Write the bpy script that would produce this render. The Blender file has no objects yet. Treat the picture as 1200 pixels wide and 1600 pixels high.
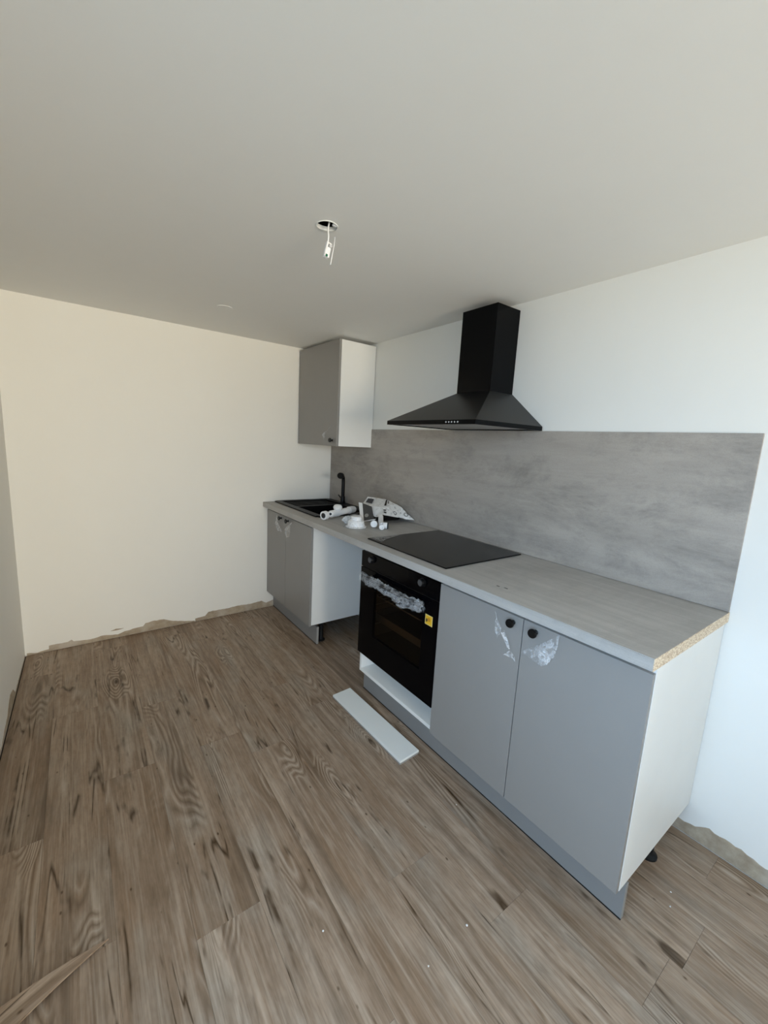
import bpy, bmesh, math, random
from mathutils import Vector, Matrix
random.seed(7)
C = bpy.context.scene.collection
SC = bpy.context.scene

# ------------------------------------------------------------------ camera
cam_d = bpy.data.cameras.new('camera')
cam = bpy.data.objects.new('camera', cam_d); C.objects.link(cam)
SC.camera = cam
cam_d.sensor_fit = 'HORIZONTAL'; cam_d.sensor_width = 36.0
cam_d.lens = 645.594 / 1200 * 36.0
cam_d.shift_x = 4.11 / 1200; cam_d.shift_y = -1.92 / 1200
cam_d.clip_start = 0.02
RT = Vector((0.80820076, -0.58657578, 0.05234875))
UP = Vector((0.05350866, 0.16166685, 0.98539365))
FW = Vector((0.5864711, 0.79359479, -0.16204615))
m = Matrix.Identity(4)
for i in range(3):
    m[i][0] = RT[i]; m[i][1] = UP[i]; m[i][2] = -FW[i]
m[0][3], m[1][3], m[2][3] = -1.7746, -3.1638, 1.3901
cam.matrix_world = m

# ------------------------------------------------------------------ daylight: overcast sky through the window opening behind the camera
W = bpy.data.worlds.new('sky'); SC.world = W
W.use_nodes = True
W.node_tree.nodes['Background'].inputs[0].default_value = (0.45, 0.695, 1.0, 1)
W.node_tree.nodes['Background'].inputs[1].default_value = 8.3
WX0, WX1, WZ0, WZ1, WY = -1.95, -0.35, 0.06, 2.02, -7.0
pd = bpy.data.lights.new('window_portal', 'AREA')
pd.shape = 'RECTANGLE'; pd.size = WX1 - WX0; pd.size_y = WZ1 - WZ0
pd.cycles.is_portal = True
po = bpy.data.objects.new('window_portal', pd); C.objects.link(po)
po.location = ((WX0 + WX1) / 2, WY - 0.13, (WZ0 + WZ1) / 2)
po.rotation_euler = (math.radians(90), 0, 0)
# added opening in the left wall, out of view, for blue sky light
LY0, LY1, LZ0, LZ1 = -4.05, -2.55, 0.60, 1.98
pd2 = bpy.data.lights.new('added_window_portal', 'AREA')
pd2.shape = 'RECTANGLE'; pd2.size = LZ1 - LZ0; pd2.size_y = LY1 - LY0
pd2.cycles.is_portal = True
po2 = bpy.data.objects.new('added_window_portal', pd2); C.objects.link(po2)
po2.location = (-2.27, (LY0 + LY1) / 2, (LZ0 + LZ1) / 2)
po2.rotation_euler = (0, math.radians(-90), 0)
# sunlit street outside: warm daylight coming in level through the same opening
sd = bpy.data.lights.new('window_daylight', 'AREA')
sd.shape = 'RECTANGLE'; sd.size = WX1 - WX0 - 0.1; sd.size_y = WZ1 - WZ0 - 0.1
sd.energy = 71.0; sd.color = (1.0, 0.875, 0.68); sd.spread = math.radians(105)
so = bpy.data.objects.new('window_daylight', sd); C.objects.link(so)
so.location = ((WX0 + WX1) / 2, WY - 0.11, (WZ0 + WZ1) / 2)
so.rotation_euler = (math.radians(105), 0, 0)
SC.view_settings.view_transform = 'Standard'
SC.view_settings.look = 'None'
SC.view_settings.gamma = 1.0
SC.view_settings.use_curve_mapping = False
SC.view_settings.exposure = 0.0
SC.cycles.use_light_tree = False; SC.cycles.adaptive_threshold = 0.02; SC.cycles.max_bounces = 8; SC.cycles.diffuse_bounces = 6; SC.cycles.glossy_bounces = 3; SC.cycles.transparent_max_bounces = 10

# ------------------------------------------------------------------ materials
class NT:
    def __init__(s, name):
        s.m = bpy.data.materials.new(name); s.m.use_nodes = True
        s.t = s.m.node_tree; s.b = s.t.nodes['Principled BSDF']; s.out = s.t.nodes['Material Output']
    def n(s, typ, **kw):
        nd = s.t.nodes.new(typ)
        for k, v in kw.items():
            if k.startswith('i_'):
                key = k[2:]
                nd.inputs[int(key) if key.isdigit() else key.replace('_', ' ')].default_value = v
            else: setattr(nd, k, v)
        return nd
    def l(s, a, b): s.t.links.new(a, b)
    def set(s, **kw):
        for k, v in kw.items(): s.b.inputs[k.replace('_', ' ')].default_value = v
        return s
    def math(s, op, a, b=None, c=None, clamp=False):
        nd = s.n('ShaderNodeMath', operation=op, use_clamp=clamp)
        for i, v in enumerate((a, b, c)):
            if v is None: continue
            if isinstance(v, (int, float)): nd.inputs[i].default_value = v
            else: s.l(v, nd.inputs[i])
        return nd.outputs[0]
    def mix(s, fac, a, b, typ='MIX'):
        nd = s.n('ShaderNodeMix', data_type='RGBA', blend_type=typ)
        for sock, v in ((nd.inputs[0], fac), (nd.inputs[6], a), (nd.inputs[7], b)):
            if isinstance(v, (int, float)): sock.default_value = v
            elif isinstance(v, tuple): sock.default_value = (*v, 1) if len(v) == 3 else v
            else: s.l(v, sock)
        return nd.outputs[2]
    def ramp(s, fac, pts):
        nd = s.n('ShaderNodeValToRGB'); s.l(fac, nd.inputs[0]); el = nd.color_ramp.elements
        while len(el) < len(pts): el.new(0.5)
        for e, (p, c) in zip(el, pts):
            e.position = p; e.color = (c, c, c, 1) if isinstance(c, (int, float)) else (*c, 1)
        return nd.outputs[0]
    def coord(s, scale=(1, 1, 1), off=None, kind='Object'):
        tc = s.n('ShaderNodeTexCoord'); mp = s.n('ShaderNodeMapping')
        mp.inputs['Scale'].default_value = scale
        s.l(tc.outputs[kind], mp.inputs[0])
        if off is not None: s.l(off, mp.inputs['Location'])
        return mp.outputs[0]
    def noise(s, vec, scale=1.0, detail=3.0, rough=0.55, dist=0.0):
        nd = s.n('ShaderNodeTexNoise'); s.l(vec, nd.inputs['Vector'])
        nd.inputs['Scale'].default_value = scale; nd.inputs['Detail'].default_value = detail
        nd.inputs['Roughness'].default_value = rough; nd.inputs['Distortion'].default_value = dist
        return nd.outputs['Fac']
    def bump(s, h, strength=0.2, dist=0.001):
        nd = s.n('ShaderNodeBump'); nd.inputs['Strength'].default_value = strength; nd.inputs['Distance'].default_value = dist
        s.l(h, nd.inputs['Height']); s.l(nd.outputs[0], s.b.inputs['Normal'])

def plain(name, col, rough=0.5, spec=0.5, metal=0.0, bump=None):
    t = NT(name).set(Roughness=rough, Metallic=metal)
    t.b.inputs['Base Color'].default_value = (*col, 1); t.b.inputs['Specular IOR Level'].default_value = spec
    v = t.coord()
    nz = t.noise(v, 9.0, 3)
    t.l(t.mix(nz, tuple(c * 0.97 for c in col), tuple(min(1, c * 1.03) for c in col)), t.b.inputs['Base Color'])
    if bump: t.bump(t.noise(v, bump[0], 4), bump[1], 0.001)
    return t.m

M = {}
def wallpaint(name, col):
    t = NT(name).set(Roughness=0.75); t.b.inputs['Specular IOR Level'].default_value = 0.25
    v = t.coord()
    a = t.noise(v, 1.6, 4); b = t.noise(v, 14, 3)
    f = t.math('ADD', t.math('MULTIPLY', a, 0.7), t.math('MULTIPLY', b, 0.3))
    t.l(t.mix(f, tuple(c * 0.965 for c in col), tuple(min(1, c * 1.02) for c in col)), t.b.inputs['Base Color'])
    t.bump(t.noise(v, 160, 3), 0.12, 0.0008)
    return t.m
M['wall'] = wallpaint('wall_paint_white', (0.82, 0.81, 0.765))
M['ceiling'] = wallpaint('ceiling_paint_white', (0.80, 0.80, 0.78))

def mk_plaster():
    t = NT('bare_plaster').set(Roughness=0.9)
    v = t.coord()
    n = t.noise(v, 22, 5, 0.65); n2 = t.noise(v, 5, 3)
    c = t.mix(t.ramp(n, [(0.3, 0.0), (0.75, 1.0)]), (0.30, 0.235, 0.165), (0.47, 0.40, 0.30))
    c = t.mix(t.ramp(n2, [(0.5, 0.0), (0.68, 0.7)]), c, (0.52, 0.47, 0.41))
    t.l(c, t.b.inputs['Base Color']); t.bump(n, 0.5, 0.002)
    return t.m
M['plaster'] = mk_plaster()

def mk_vinyl(name, uselen=True):
    t = NT(name).set(Roughness=0.5)
    t.b.inputs['Specular IOR Level'].default_value = 0.4
    oi = t.n('ShaderNodeObjectInfo'); rnd = oi.outputs['Random']
    off = t.n('ShaderNodeCombineXYZ')
    t.l(t.math('MULTIPLY', rnd, 37.0), off.inputs[0]); t.l(t.math('MULTIPLY', rnd, 91.0), off.inputs[1]); t.l(t.math('MULTIPLY', rnd, 53.0), off.inputs[2])
    O = off.outputs[0]
    # knots
    vo = t.n('ShaderNodeTexVoronoi'); t.l(t.coord((6.0, 2.3, 1), O), vo.inputs['Vector'])
    vo.inputs['Scale'].default_value = 1.0; vo.inputs['Randomness'].default_value = 1.0
    sep = t.n('ShaderNodeSeparateColor'); t.l(vo.outputs['Color'], sep.inputs[0])
    has = t.ramp(sep.outputs[0], [(0.40, 0.0), (0.50, 1.0)])
    halo = t.math('MULTIPLY', t.ramp(vo.outputs['Distance'], [(0.0, 1.0), (0.42, 0.0)]), has)
    # broad tone drifting along the board
    broad = t.noise(t.coord((8, 1.0, 1), O), 1, 3, 0.62, 0.3)
    col = t.mix(t.ramp(broad, [(0.28, 0.0), (0.72, 1.0)]), (0.215, 0.150, 0.104), (0.405, 0.315, 0.240))
    # grey / brown patches
    patch = t.noise(t.coord((5, 1.6, 1), O), 1.3, 2.5, 0.65)
    col = t.mix(t.ramp(patch, [(0.50, 0.0), (0.68, 0.62)]), col, (0.315, 0.280, 0.235))
    col = t.mix(t.ramp(t.noise(t.coord((6, 1.3, 2), O), 1.7, 2), [(0.53, 0.0), (0.72, 0.55)]), col, (0.270, 0.180, 0.118))
    # mottling and fine grain
    mot = t.noise(t.coord((55, 17, 1), O), 1, 2.5, 0.7)
    col = t.mix(t.math('MULTIPLY', t.ramp(mot, [(0.35, 1.0), (0.60, 0.0)]), 0.30), col, (0.150, 0.108, 0.076))
    grain = t.noise(t.coord((210, 7.0, 1), O), 1, 2.5, 0.65)
    col = t.mix(t.math('MULTIPLY', t.ramp(grain, [(0.34, 1.0), (0.60, 0.0)]), 0.30), col, (0.120, 0.088, 0.064))
    grain2 = t.noise(t.coord((80, 3.2, 3), O), 1, 2, 0.6)
    col = t.mix(t.math('MULTIPLY', t.ramp(grain2, [(0.50, 0.0), (0.72, 1.0)]), 0.32), col, (0.490, 0.410, 0.325))
    # cathedral growth rings: contour lines of a stretched field that closes round the knots
    fld = t.math('ADD', t.noise(t.coord((8.0, 0.80, 1), O), 1, 1.5, 0.45, 0.5), t.math('MULTIPLY', halo, 0.22))
    ring = t.math('PINGPONG', t.math('MULTIPLY', fld, 46.0), 1.0)
    rm = t.math('ADD', t.noise(t.coord((7.5, 1.2, 4), O), 1.1, 2), t.math('MULTIPLY', halo, 0.16))
    rmask = t.ramp(rm, [(0.55, 0.0), (0.66, 1.0)])
    rl = t.math('MULTIPLY', t.ramp(ring, [(0.02, 1.0), (0.50, 0.0)]), rmask)
    col = t.mix(t.math('MULTIPLY', rl, 0.55), col, (0.120, 0.086, 0.062))
    rl2 = t.math('MULTIPLY', t.ramp(ring, [(0.55, 0.0), (1.0, 1.0)]), rmask)
    col = t.mix(t.math('MULTIPLY', rl2, 0.38), col, (0.500, 0.425, 0.345))
    # dark shakes running with the grain
    f2 = t.noise(t.coord((9.5, 0.60, 7), O), 1, 2.5, 0.6, 0.6)
    crack = t.ramp(t.math('ABSOLUTE', t.math('SUBTRACT', f2, 0.5)), [(0.0, 1.0), (0.020, 0.0)])
    cmask = t.ramp(t.noise(t.coord((11, 4.0, 5), O), 1.2, 2.5, 0.75), [(0.50, 0.0), (0.62, 1.0)])
    cr = t.math('MULTIPLY', crack, cmask)
    col = t.mix(t.math('MULTIPLY', cr, 0.85), col, (0.058, 0.045, 0.036))
    # smoky darker bands
    sm = t.noise(t.coord((17, 1.0, 9), O), 1, 3, 0.65, 0.2)
    col = t.mix(t.ramp(sm, [(0.53, 0.0), (0.72, 0.72)]), col, (0.135, 0.100, 0.075))
    ks = t.ramp(t.math('ADD', vo.outputs['Distance'], t.math('MULTIPLY', t.math('SUBTRACT', mot, 0.5), 0.10)), [(0.02, 1.0), (0.105, 0.0)])
    kk = t.math('MULTIPLY', ks, has)
    col = t.mix(t.math('MULTIPLY', kk, 0.85), col, (0.058, 0.045, 0.035))
    # pin specks
    vp = t.n('ShaderNodeTexVoronoi'); t.l(t.coord((30, 16, 1), O), vp.inputs['Vector']); vp.inputs['Scale'].default_value = 1.0
    sp = t.n('ShaderNodeSeparateColor'); t.l(vp.outputs['Color'], sp.inputs[0])
    pk = t.math('MULTIPLY', t.ramp(vp.outputs['Distance'], [(0.05, 1.0), (0.13, 0.0)]), t.ramp(sp.outputs[1], [(0.78, 0.0), (0.83, 1.0)]))
    col = t.mix(t.math('MULTIPLY', pk, 0.7), col, (0.065, 0.048, 0.036))
    # board to board tone
    hs = t.n('ShaderNodeHueSaturation'); t.l(col, hs.inputs['Color']); hs.inputs['Saturation'].default_value = 0.92
    t.l(t.math('ADD', 1.06, t.math('MULTIPLY', t.math('FRACT', t.math('MULTIPLY', rnd, 7.3)), 0.14)), hs.inputs['Value'])
    bc = t.n('ShaderNodeBrightContrast'); t.l(hs.outputs[0], bc.inputs[0]); bc.inputs['Contrast'].default_value = 0.11; bc.inputs['Bright'].default_value = -0.008
    t.l(bc.outputs[0], t.b.inputs['Base Color'])
    t.l(t.math('ADD', 0.40, t.math('MULTIPLY', grain, 0.22)), t.b.inputs['Roughness'])
    h = t.math('SUBTRACT', t.math('MULTIPLY', grain, 0.5), cr)
    t.bump(h, 0.25, 0.0006)
    return t.m
M['vinyl'] = mk_vinyl('wood_look_vinyl')

def mk_laminate(name, streak, lo, hi, dark):
    t = NT(name).set(Roughness=0.48); t.b.inputs['Specular IOR Level'].default_value = 0.4
    v = t.coord(streak)
    a = t.noise(v, 1, 6, 0.65, 0.4)
    b = t.noise(t.coord((streak[0] * 5, streak[1] * 5, streak[2] * 5)), 1, 4, 0.7)
    c = t.mix(t.ramp(a, [(0.3, 0.0), (0.7, 1.0)]), lo, hi)
    blot = t.noise(t.coord((1.5, 2.4, 5.0)), 1, 8, 0.78, 0.25)
    c = t.mix(t.math('MULTIPLY', t.ramp(blot, [(0.47, 0.0), (0.64, 1.0)]), t.ramp(b, [(0.35, 0.25), (0.65, 0.9)])), c, dark)
    c = t.mix(t.math('MULTIPLY', t.ramp(b, [(0.4, 0.0), (0.7, 1.0)]), 0.25), c, hi)
    sp = t.noise(t.coord((260, 260, 260)), 1, 2)
    c = t.mix(t.math('MULTIPLY', t.ramp(sp, [(0.3, 1.0), (0.5, 0.0)]), 0.18), c, dark)
    t.l(c, t.b.inputs['Base Color']); t.bump(b, 0.08, 0.0006)
    return t.m
M['worktop'] = mk_laminate('worktop_laminate', (34, 1.6, 34), (0.35, 0.338, 0.32), (0.46, 0.445, 0.42), (0.275, 0.266, 0.25))
M['splash'] = mk_laminate('backsplash_laminate', (9, 1.7, 13), (0.330, 0.296, 0.260), (0.430, 0.386, 0.340), (0.185, 0.170, 0.152))

def mk_chip():
    t = NT('raw_chipboard').set(Roughness=0.9)
    v = t.coord((1, 1, 1))
    vo = t.n('ShaderNodeTexVoronoi'); t.l(t.coord((170, 170, 420)), vo.inputs['Vector']); vo.inputs['Scale'].default_value = 1.0
    sp = t.n('ShaderNodeSeparateColor'); t.l(vo.outputs['Color'], sp.inputs[0])
    c = t.mix(sp.outputs[0], (0.50, 0.37, 0.25), (0.86, 0.76, 0.60))
    c = t.mix(t.ramp(t.noise(v, 130, 3), [(0.55, 0.0), (0.7, 0.5)]), c, (0.36, 0.25, 0.16))
    t.l(c, t.b.inputs['Base Color']); t.bump(sp.outputs[1], 0.5, 0.001)
    return t.m
M['chip'] = mk_chip()

M['grey'] = plain('grey_laminate', (0.266, 0.256, 0.242), 0.38, 0.45)
M['plinth'] = plain('grey_plinth_laminate', (0.235, 0.236, 0.234), 0.4, 0.45)
M['greyedge'] = plain('grey_edge_band', (0.30, 0.29, 0.27), 0.55, 0.3)
M['white'] = plain('white_melamine', (0.80, 0.80, 0.775), 0.42, 0.4)
M['board'] = plain('white_board', (0.80, 0.82, 0.80), 0.4, 0.4)
M['black'] = plain('black_satin', (0.004, 0.004, 0.0045), 0.36, 0.25)
M['hood'] = plain('black_enamel', (0.0015, 0.0018, 0.0025), 0.20, 0.10)
M['hoodtop'] = plain('black_satin_enamel', (0.004, 0.004, 0.004), 0.38, 0.32)
M['glass'] = plain('black_glass', (0.0015, 0.0015, 0.002), 0.10, 0.06)
M['hob'] = plain('black_hob_glass', (0.004, 0.004, 0.0035), 0.18, 0.22)
M['composite'] = plain('black_composite', (0.004, 0.004, 0.0042), 0.42, 0.20, bump=(400, 0.2))
M['plastic_black'] = plain('black_plastic', (0.008, 0.008, 0.008), 0.5, 0.2)
M['pvc'] = plain('white_pvc', (0.80, 0.80, 0.80), 0.28, 0.5)
M['pvcdark'] = plain('dark_port', (0.03, 0.035, 0.05), 0.5, 0.3)
M['steel'] = plain('brushed_steel', (0.36, 0.37, 0.38), 0.38, 0.5, 0.85)
M['knobgrey'] = plain('dull_knob_cap', (0.07, 0.07, 0.075), 0.40, 0.4, 0.2)
M['cavity'] = plain('oven_enamel', (0.16, 0.13, 0.10), 0.5, 0.4)
M['chrome'] = plain('oven_chrome', (0.55, 0.53, 0.50), 0.3, 0.5, 0.9)
M['yellow'] = plain('yellow_sticker', (0.72, 0.42, 0.015), 0.5, 0.4)
M['palesticker'] = plain('pale_yellow_sticker_border', (0.70, 0.55, 0.20), 0.5, 0.4)
M['ink'] = plain('dark_print', (0.03, 0.025, 0.02), 0.6, 0.3)
M['orangeink'] = plain('orange_print', (0.50, 0.22, 0.02), 0.6, 0.3)
M['paper'] = plain('white_paper', (0.70, 0.70, 0.69), 0.55, 0.4)
M['darkcard'] = plain('dark_grey_card', (0.045, 0.045, 0.045), 0.35, 0.5)
M['button'] = plain('white_button', (0.50, 0.50, 0.50), 0.4, 0.5)
M['subfloor'] = plain('dark_subfloor', (0.035, 0.03, 0.028), 0.9, 0.2)
M['void'] = plain('ceiling_void', (0.02, 0.018, 0.016), 0.95, 0.1)  # near-black colour supplies the shade inside the hollow
M['green'] = plain('green_mark', (0.01, 0.12, 0.06), 0.5, 0.4)
M['ground'] = plain('paving', (0.22, 0.21, 0.18), 0.9, 0.2)
M['scuff'] = plain('scuff_dark', (0.10, 0.10, 0.10), 0.7, 0.2)

def mk_film(name, lo, hi, scale, col=(0.86, 0.88, 0.90), rough=0.12, stretch=(1, 1, 1)):
    t = NT(name).set(Roughness=rough)
    t.b.inputs['Base Color'].default_value = (*col, 1); t.b.inputs['Specular IOR Level'].default_value = 0.8
    v = t.coord(stretch)
    a = t.noise(v, scale, 3, 0.6, 1.2)
    fold = t.ramp(t.math('ABSOLUTE', t.math('SUBTRACT', a, 0.5)), [(0.0, hi), (0.10, lo)])
    tr = t.n('ShaderNodeBsdfTransparent'); mx = t.n('ShaderNodeMixShader')
    t.l(fold, mx.inputs[0]); t.l(tr.outputs[0], mx.inputs[1]); t.l(t.b.outputs[0], mx.inputs[2])
    t.l(mx.outputs[0], t.out.inputs[0])
    t.bump(a, 0.3, 0.003)
    return t.m
M['film'] = mk_film('clear_film', 0.08, 0.42, 30)
M['tail'] = mk_film('clear_bag_tail', 0.40, 0.7, 10)
M['wrap'] = mk_film('clear_handle_wrap', 0.035, 0.30, 26)
M['bagfilm'] = mk_film('clear_bag_film', 0.05, 0.30, 10)

def mk_window_glass():
    t = NT('dark_oven_glass').set(Roughness=0.06)
    t.b.inputs['Base Color'].default_value = (0.006, 0.006, 0.007, 1)
    tr = t.n('ShaderNodeBsdfTransparent'); tr.inputs[0].default_value = (0.62, 0.56, 0.48, 1)
    mx = t.n('ShaderNodeMixShader'); mx.inputs[0].default_value = 0.12
    t.l(tr.outputs[0], mx.inputs[1]); t.l(t.b.outputs[0], mx.inputs[2]); t.l(mx.outputs[0], t.out.inputs[0])
    return t.m
M['ovenglass'] = mk_window_glass()

def mk_bag():
    t = NT('printed_white_polybag').set(Roughness=0.3)
    v = t.coord()
    a = t.noise(t.coord((60, 60, 60)), 1, 3, 0.6)
    c = t.mix(t.ramp(a, [(0.56, 0.0), (0.64, 0.8)]), (0.74, 0.74, 0.73), (0.36, 0.36, 0.36))
    t.l(c, t.b.inputs['Base Color']); t.bump(t.noise(v, 45, 3, 0.5, 1.0), 0.6, 0.006)
    return t.m
M['bag'] = mk_bag()

# ------------------------------------------------------------------ geometry helpers
def box(bm, x0, x1, y0, y1, z0, z1, bev=0.0):
    x0, x1 = min(x0, x1), max(x0, x1); y0, y1 = min(y0, y1), max(y0, y1)
    vs = [bm.verts.new((x, y, z)) for x in (x0, x1) for y in (y0, y1) for z in (z0, z1)]
    fs = [bm.faces.new([vs[i] for i in q]) for q in ((0, 1, 3, 2), (4, 6, 7, 5), (0, 4, 5, 1), (2, 3, 7, 6), (0, 2, 6, 4), (1, 5, 7, 3))]
    if bev:
        es = list({e for f in fs for e in f.edges})
        bmesh.ops.bevel(bm, geom=es, offset=bev, segments=2, profile=0.5, affect='EDGES')
    return bm
def BX(*a, **k): return box(bmesh.new(), *a, **k)
def prism(bm, poly, z0, z1, bev=0.0):
    lo = [bm.verts.new((x, y, z0)) for x, y in poly]; hi = [bm.verts.new((x, y, z1)) for x, y in poly]
    n = len(poly); fs = [bm.faces.new(lo[::-1]), bm.faces.new(hi)]
    for i in range(n): fs.append(bm.faces.new((lo[i], lo[(i + 1) % n], hi[(i + 1) % n], hi[i])))
    bmesh.ops.recalc_face_normals(bm, faces=fs)
    if bev:
        es = list({e for e in fs[1].edges}); bmesh.ops.bevel(bm, geom=es, offset=bev, segments=1, affect='EDGES')
    return bm
def frame_axis(axis):
    a = Vector(axis).normalized()
    t = Vector((0, 0, 1)) if abs(a.z) < 0.9 else Vector((1, 0, 0))
    u = a.cross(t).normalized(); return a, u, a.cross(u)
def lathe(bm, prof, org, axis, seg=24, cap=True):
    a, u, v = frame_axis(axis); org = Vector(org); rings = []
    for r, h in prof:
        rings.append([bm.verts.new(org + a * h + (u * math.cos(2 * math.pi * k / seg) + v * math.sin(2 * math.pi * k / seg)) * max(r, 1e-5)) for k in range(seg)])
    fs = []
    for A, B in zip(rings, rings[1:]):
        for k in range(seg): fs.append(bm.faces.new((A[k], A[(k + 1) % seg], B[(k + 1) % seg], B[k])))
    if cap: fs += [bm.faces.new(rings[0][::-1]), bm.faces.new(rings[-1])]
    bmesh.ops.recalc_face_normals(bm, faces=fs)
    return bm
def tube(bm, pts, r, seg=14):
    pts = [Vector(p) for p in pts]; rings = []; u = None
    for i, p in enumerate(pts):
        d = (pts[min(i + 1, len(pts) - 1)] - pts[max(i - 1, 0)]).normalized()
        if u is None: u = frame_axis(d)[1]
        u = (u - d * u.dot(d)).normalized(); v = d.cross(u)
        rr = r[i] if isinstance(r, (list, tuple)) else r
        rings.append([bm.verts.new(p + (u * math.cos(2 * math.pi * k / seg) + v * math.sin(2 * math.pi * k / seg)) * rr) for k in range(seg)])
    fs = []
    for A, B in zip(rings, rings[1:]):
        for k in range(seg): fs.append(bm.faces.new((A[k], A[(k + 1) % seg], B[(k + 1) % seg], B[k])))
    fs += [bm.faces.new(rings[0][::-1]), bm.faces.new(rings[-1])]
    bmesh.ops.recalc_face_normals(bm, faces=fs)
    return bm
def cellplate(bm, xs, ys, holes, z0, z1):
    """plate over a grid of cut lines with some cells left out"""
    def inside(i, j):
        if not (0 <= i < len(xs) - 1 and 0 <= j < len(ys) - 1): return False
        cx, cy = (xs[i] + xs[i + 1]) / 2, (ys[j] + ys[j + 1]) / 2
        return not any(a < cx < b and c < cy < d for a, b, c, d in holes)
    V = {}
    def v(i, j, k):
        if (i, j, k) not in V: V[(i, j, k)] = bm.verts.new((xs[i], ys[j], (z0, z1)[k]))
        return V[(i, j, k)]
    for i in range(len(xs) - 1):
        for j in range(len(ys) - 1):
            if not inside(i, j): continue
            bm.faces.new((v(i, j, 1), v(i + 1, j, 1), v(i + 1, j + 1, 1), v(i, j + 1, 1)))
            bm.faces.new((v(i, j, 0), v(i, j + 1, 0), v(i + 1, j + 1, 0), v(i + 1, j, 0)))
            if not inside(i - 1, j): bm.faces.new((v(i, j, 0), v(i, j, 1), v(i, j + 1, 1), v(i, j + 1, 0)))
            if not inside(i + 1, j): bm.faces.new((v(i + 1, j, 0), v(i + 1, j + 1, 0), v(i + 1, j + 1, 1), v(i + 1, j, 1)))
            if not inside(i, j - 1): bm.faces.new((v(i, j, 0), v(i + 1, j, 0), v(i + 1, j, 1), v(i, j, 1)))
            if not inside(i, j + 1): bm.faces.new((v(i, j + 1, 0), v(i, j + 1, 1), v(i + 1, j + 1, 1), v(i + 1, j + 1, 0)))
    return bm
def root_loc(o):
    while o.parent: o = o.parent
    return o.location.copy()
def obj(name, bm, mat, parent=None, smooth=False, label=None):
    if parent is not None:
        bmesh.ops.translate(bm, verts=bm.verts, vec=-root_loc(parent))
    me = bpy.data.meshes.new(name); bm.to_mesh(me); bm.free()
    me.materials.append(mat)
    if smooth:
        me.shade_smooth() if smooth is True else me.set_sharp_from_angle(angle=math.radians(smooth))
    o = bpy.data.objects.new(name, me); C.objects.link(o)
    if parent is not None: o.parent = parent
    if label: o['label'] = label
    return o
def tag(o, label, cat, group=None):
    o['label'] = label; o['category'] = cat
    if group: o['group'] = group
    return o
def solo(name, bm, mat, label, cat, group=None, smooth=False):
    lo = [min(v.co[i] for v in bm.verts) for i in range(3)]; hi = [max(v.co[i] for v in bm.verts) for i in range(3)]
    c = Vector(((lo[0] + hi[0]) / 2, (lo[1] + hi[1]) / 2, lo[2]))
    bmesh.ops.translate(bm, verts=bm.verts, vec=-c)
    o = obj(name, bm, mat, None, smooth); o.location = c
    return tag(o, label, cat, group)
def thing(name, label, cat, loc, group=None):
    o = bpy.data.objects.new(name, None); C.objects.link(o); o.location = loc; o.empty_display_size = 0.05
    return tag(o, label, cat, group)
def struct(name, bm, mat):
    o = obj(name, bm, mat); o['kind'] = 'structure'; return o

# ------------------------------------------------------------------ the room
H = 2.0895
XL, XLS, BS = -2.0988, 0.0106, 0.02
def left_x(y): return XL + y * XLS          # left wall drifts a little
def back_y(x): return x * BS                # back wall slightly out of square
sub = struct('floor', BX(-2.3, 0.1, WY, 0.1, -0.06, -0.005), M['subfloor'])
PW = 0.18
rows = {-1.94: -0.82, -1.76: -1.38, -1.58: -2.144, -1.40: -1.38, -1.22: -1.54, -1.04: -2.315, -0.86: -2.578,
        -2.12: -0.35, -2.30: -1.0, -0.68: -1.72, -0.50: -2.95, -0.32: -2.2, -0.14: -2.9}
g = 0.00018
for x0 in sorted(rows):
    s = rows[x0]
    while s < 0: s += 1.2
    y1 = s
    while y1 > WY:
        y0 = max(y1 - 1.2, WY + 0.004)
        xa, xb = x0 + g, min(x0 + PW - g, -0.005)
        ya, yb = y0 + g, y1 - g
        poly = [(xa, ya), (xb, ya), (xb, min(yb, back_y(xb) - 0.004)), (xa, min(yb, back_y(xa) - 0.004))]
        poly = [(max(x, left_x(y) + 0.006), y) for x, y in poly]
        if poly[1][0] - poly[0][0] > 0.012 and poly[2][1] - poly[1][1] > 0.02:
            cx, cy = x0 + PW / 2, (y0 + y1) / 2
            bm = prism(bmesh.new(), [(x - cx, y - cy) for x, y in poly], -0.0048, 0.0, 0.00035)
            o = obj('plank', bm, M['vinyl']); o.location = (cx, cy, 0); o.parent = sub
        y1 -= 1.2

# ceiling with the round cut-out for the lamp
HX, HY, HR = -1.066, -1.818, 0.034
bm = bmesh.new()
outer = [bm.verts.new((x, y, H)) for x, y in ((-2.3, WY), (0.1, WY), (0.1, 0.1), (-2.3, 0.1))]
inner = [bm.verts.new((HX + HR * (1 + 0.05 * math.sin(3 * a + 1)) * math.cos(a), HY + HR * (1 + 0.05 * math.sin(3 * a + 1)) * math.sin(a), H)) for a in [2 * math.pi * k / 40 for k in range(40)]]
eo = [bm.edges.new((outer[i], outer[(i + 1) % 4])) for i in range(4)]
ei = [bm.edges.new((inner[i], inner[(i + 1) % 40])) for i in range(40)]
bmesh.ops.triangle_fill(bm, use_beauty=True, edges=eo + ei)
top = [bm.verts.new((v.co.x, v.co.y, H + 0.013)) for v in inner]
for i in range(40): bm.faces.new((inner[i], inner[(i + 1) % 40], top[(i + 1) % 40], top[i]))
ot = [bm.verts.new((v.co.x, v.co.y, H + 0.2)) for v in outer]
for i in range(4): bm.faces.new((outer[i], outer[(i + 1) % 4], ot[(i + 1) % 4], ot[i]))
bm.faces.new(ot)
bmesh.ops.recalc_face_normals(bm, faces=bm.faces)
ceil = struct('ceiling', bm, M['ceiling'])
bm = bmesh.new()
lathe(bm, [(0.06, 0.0132), (0.06, 0.15)], (HX, HY, H), (0, 0, 1), 32, cap=False)
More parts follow.
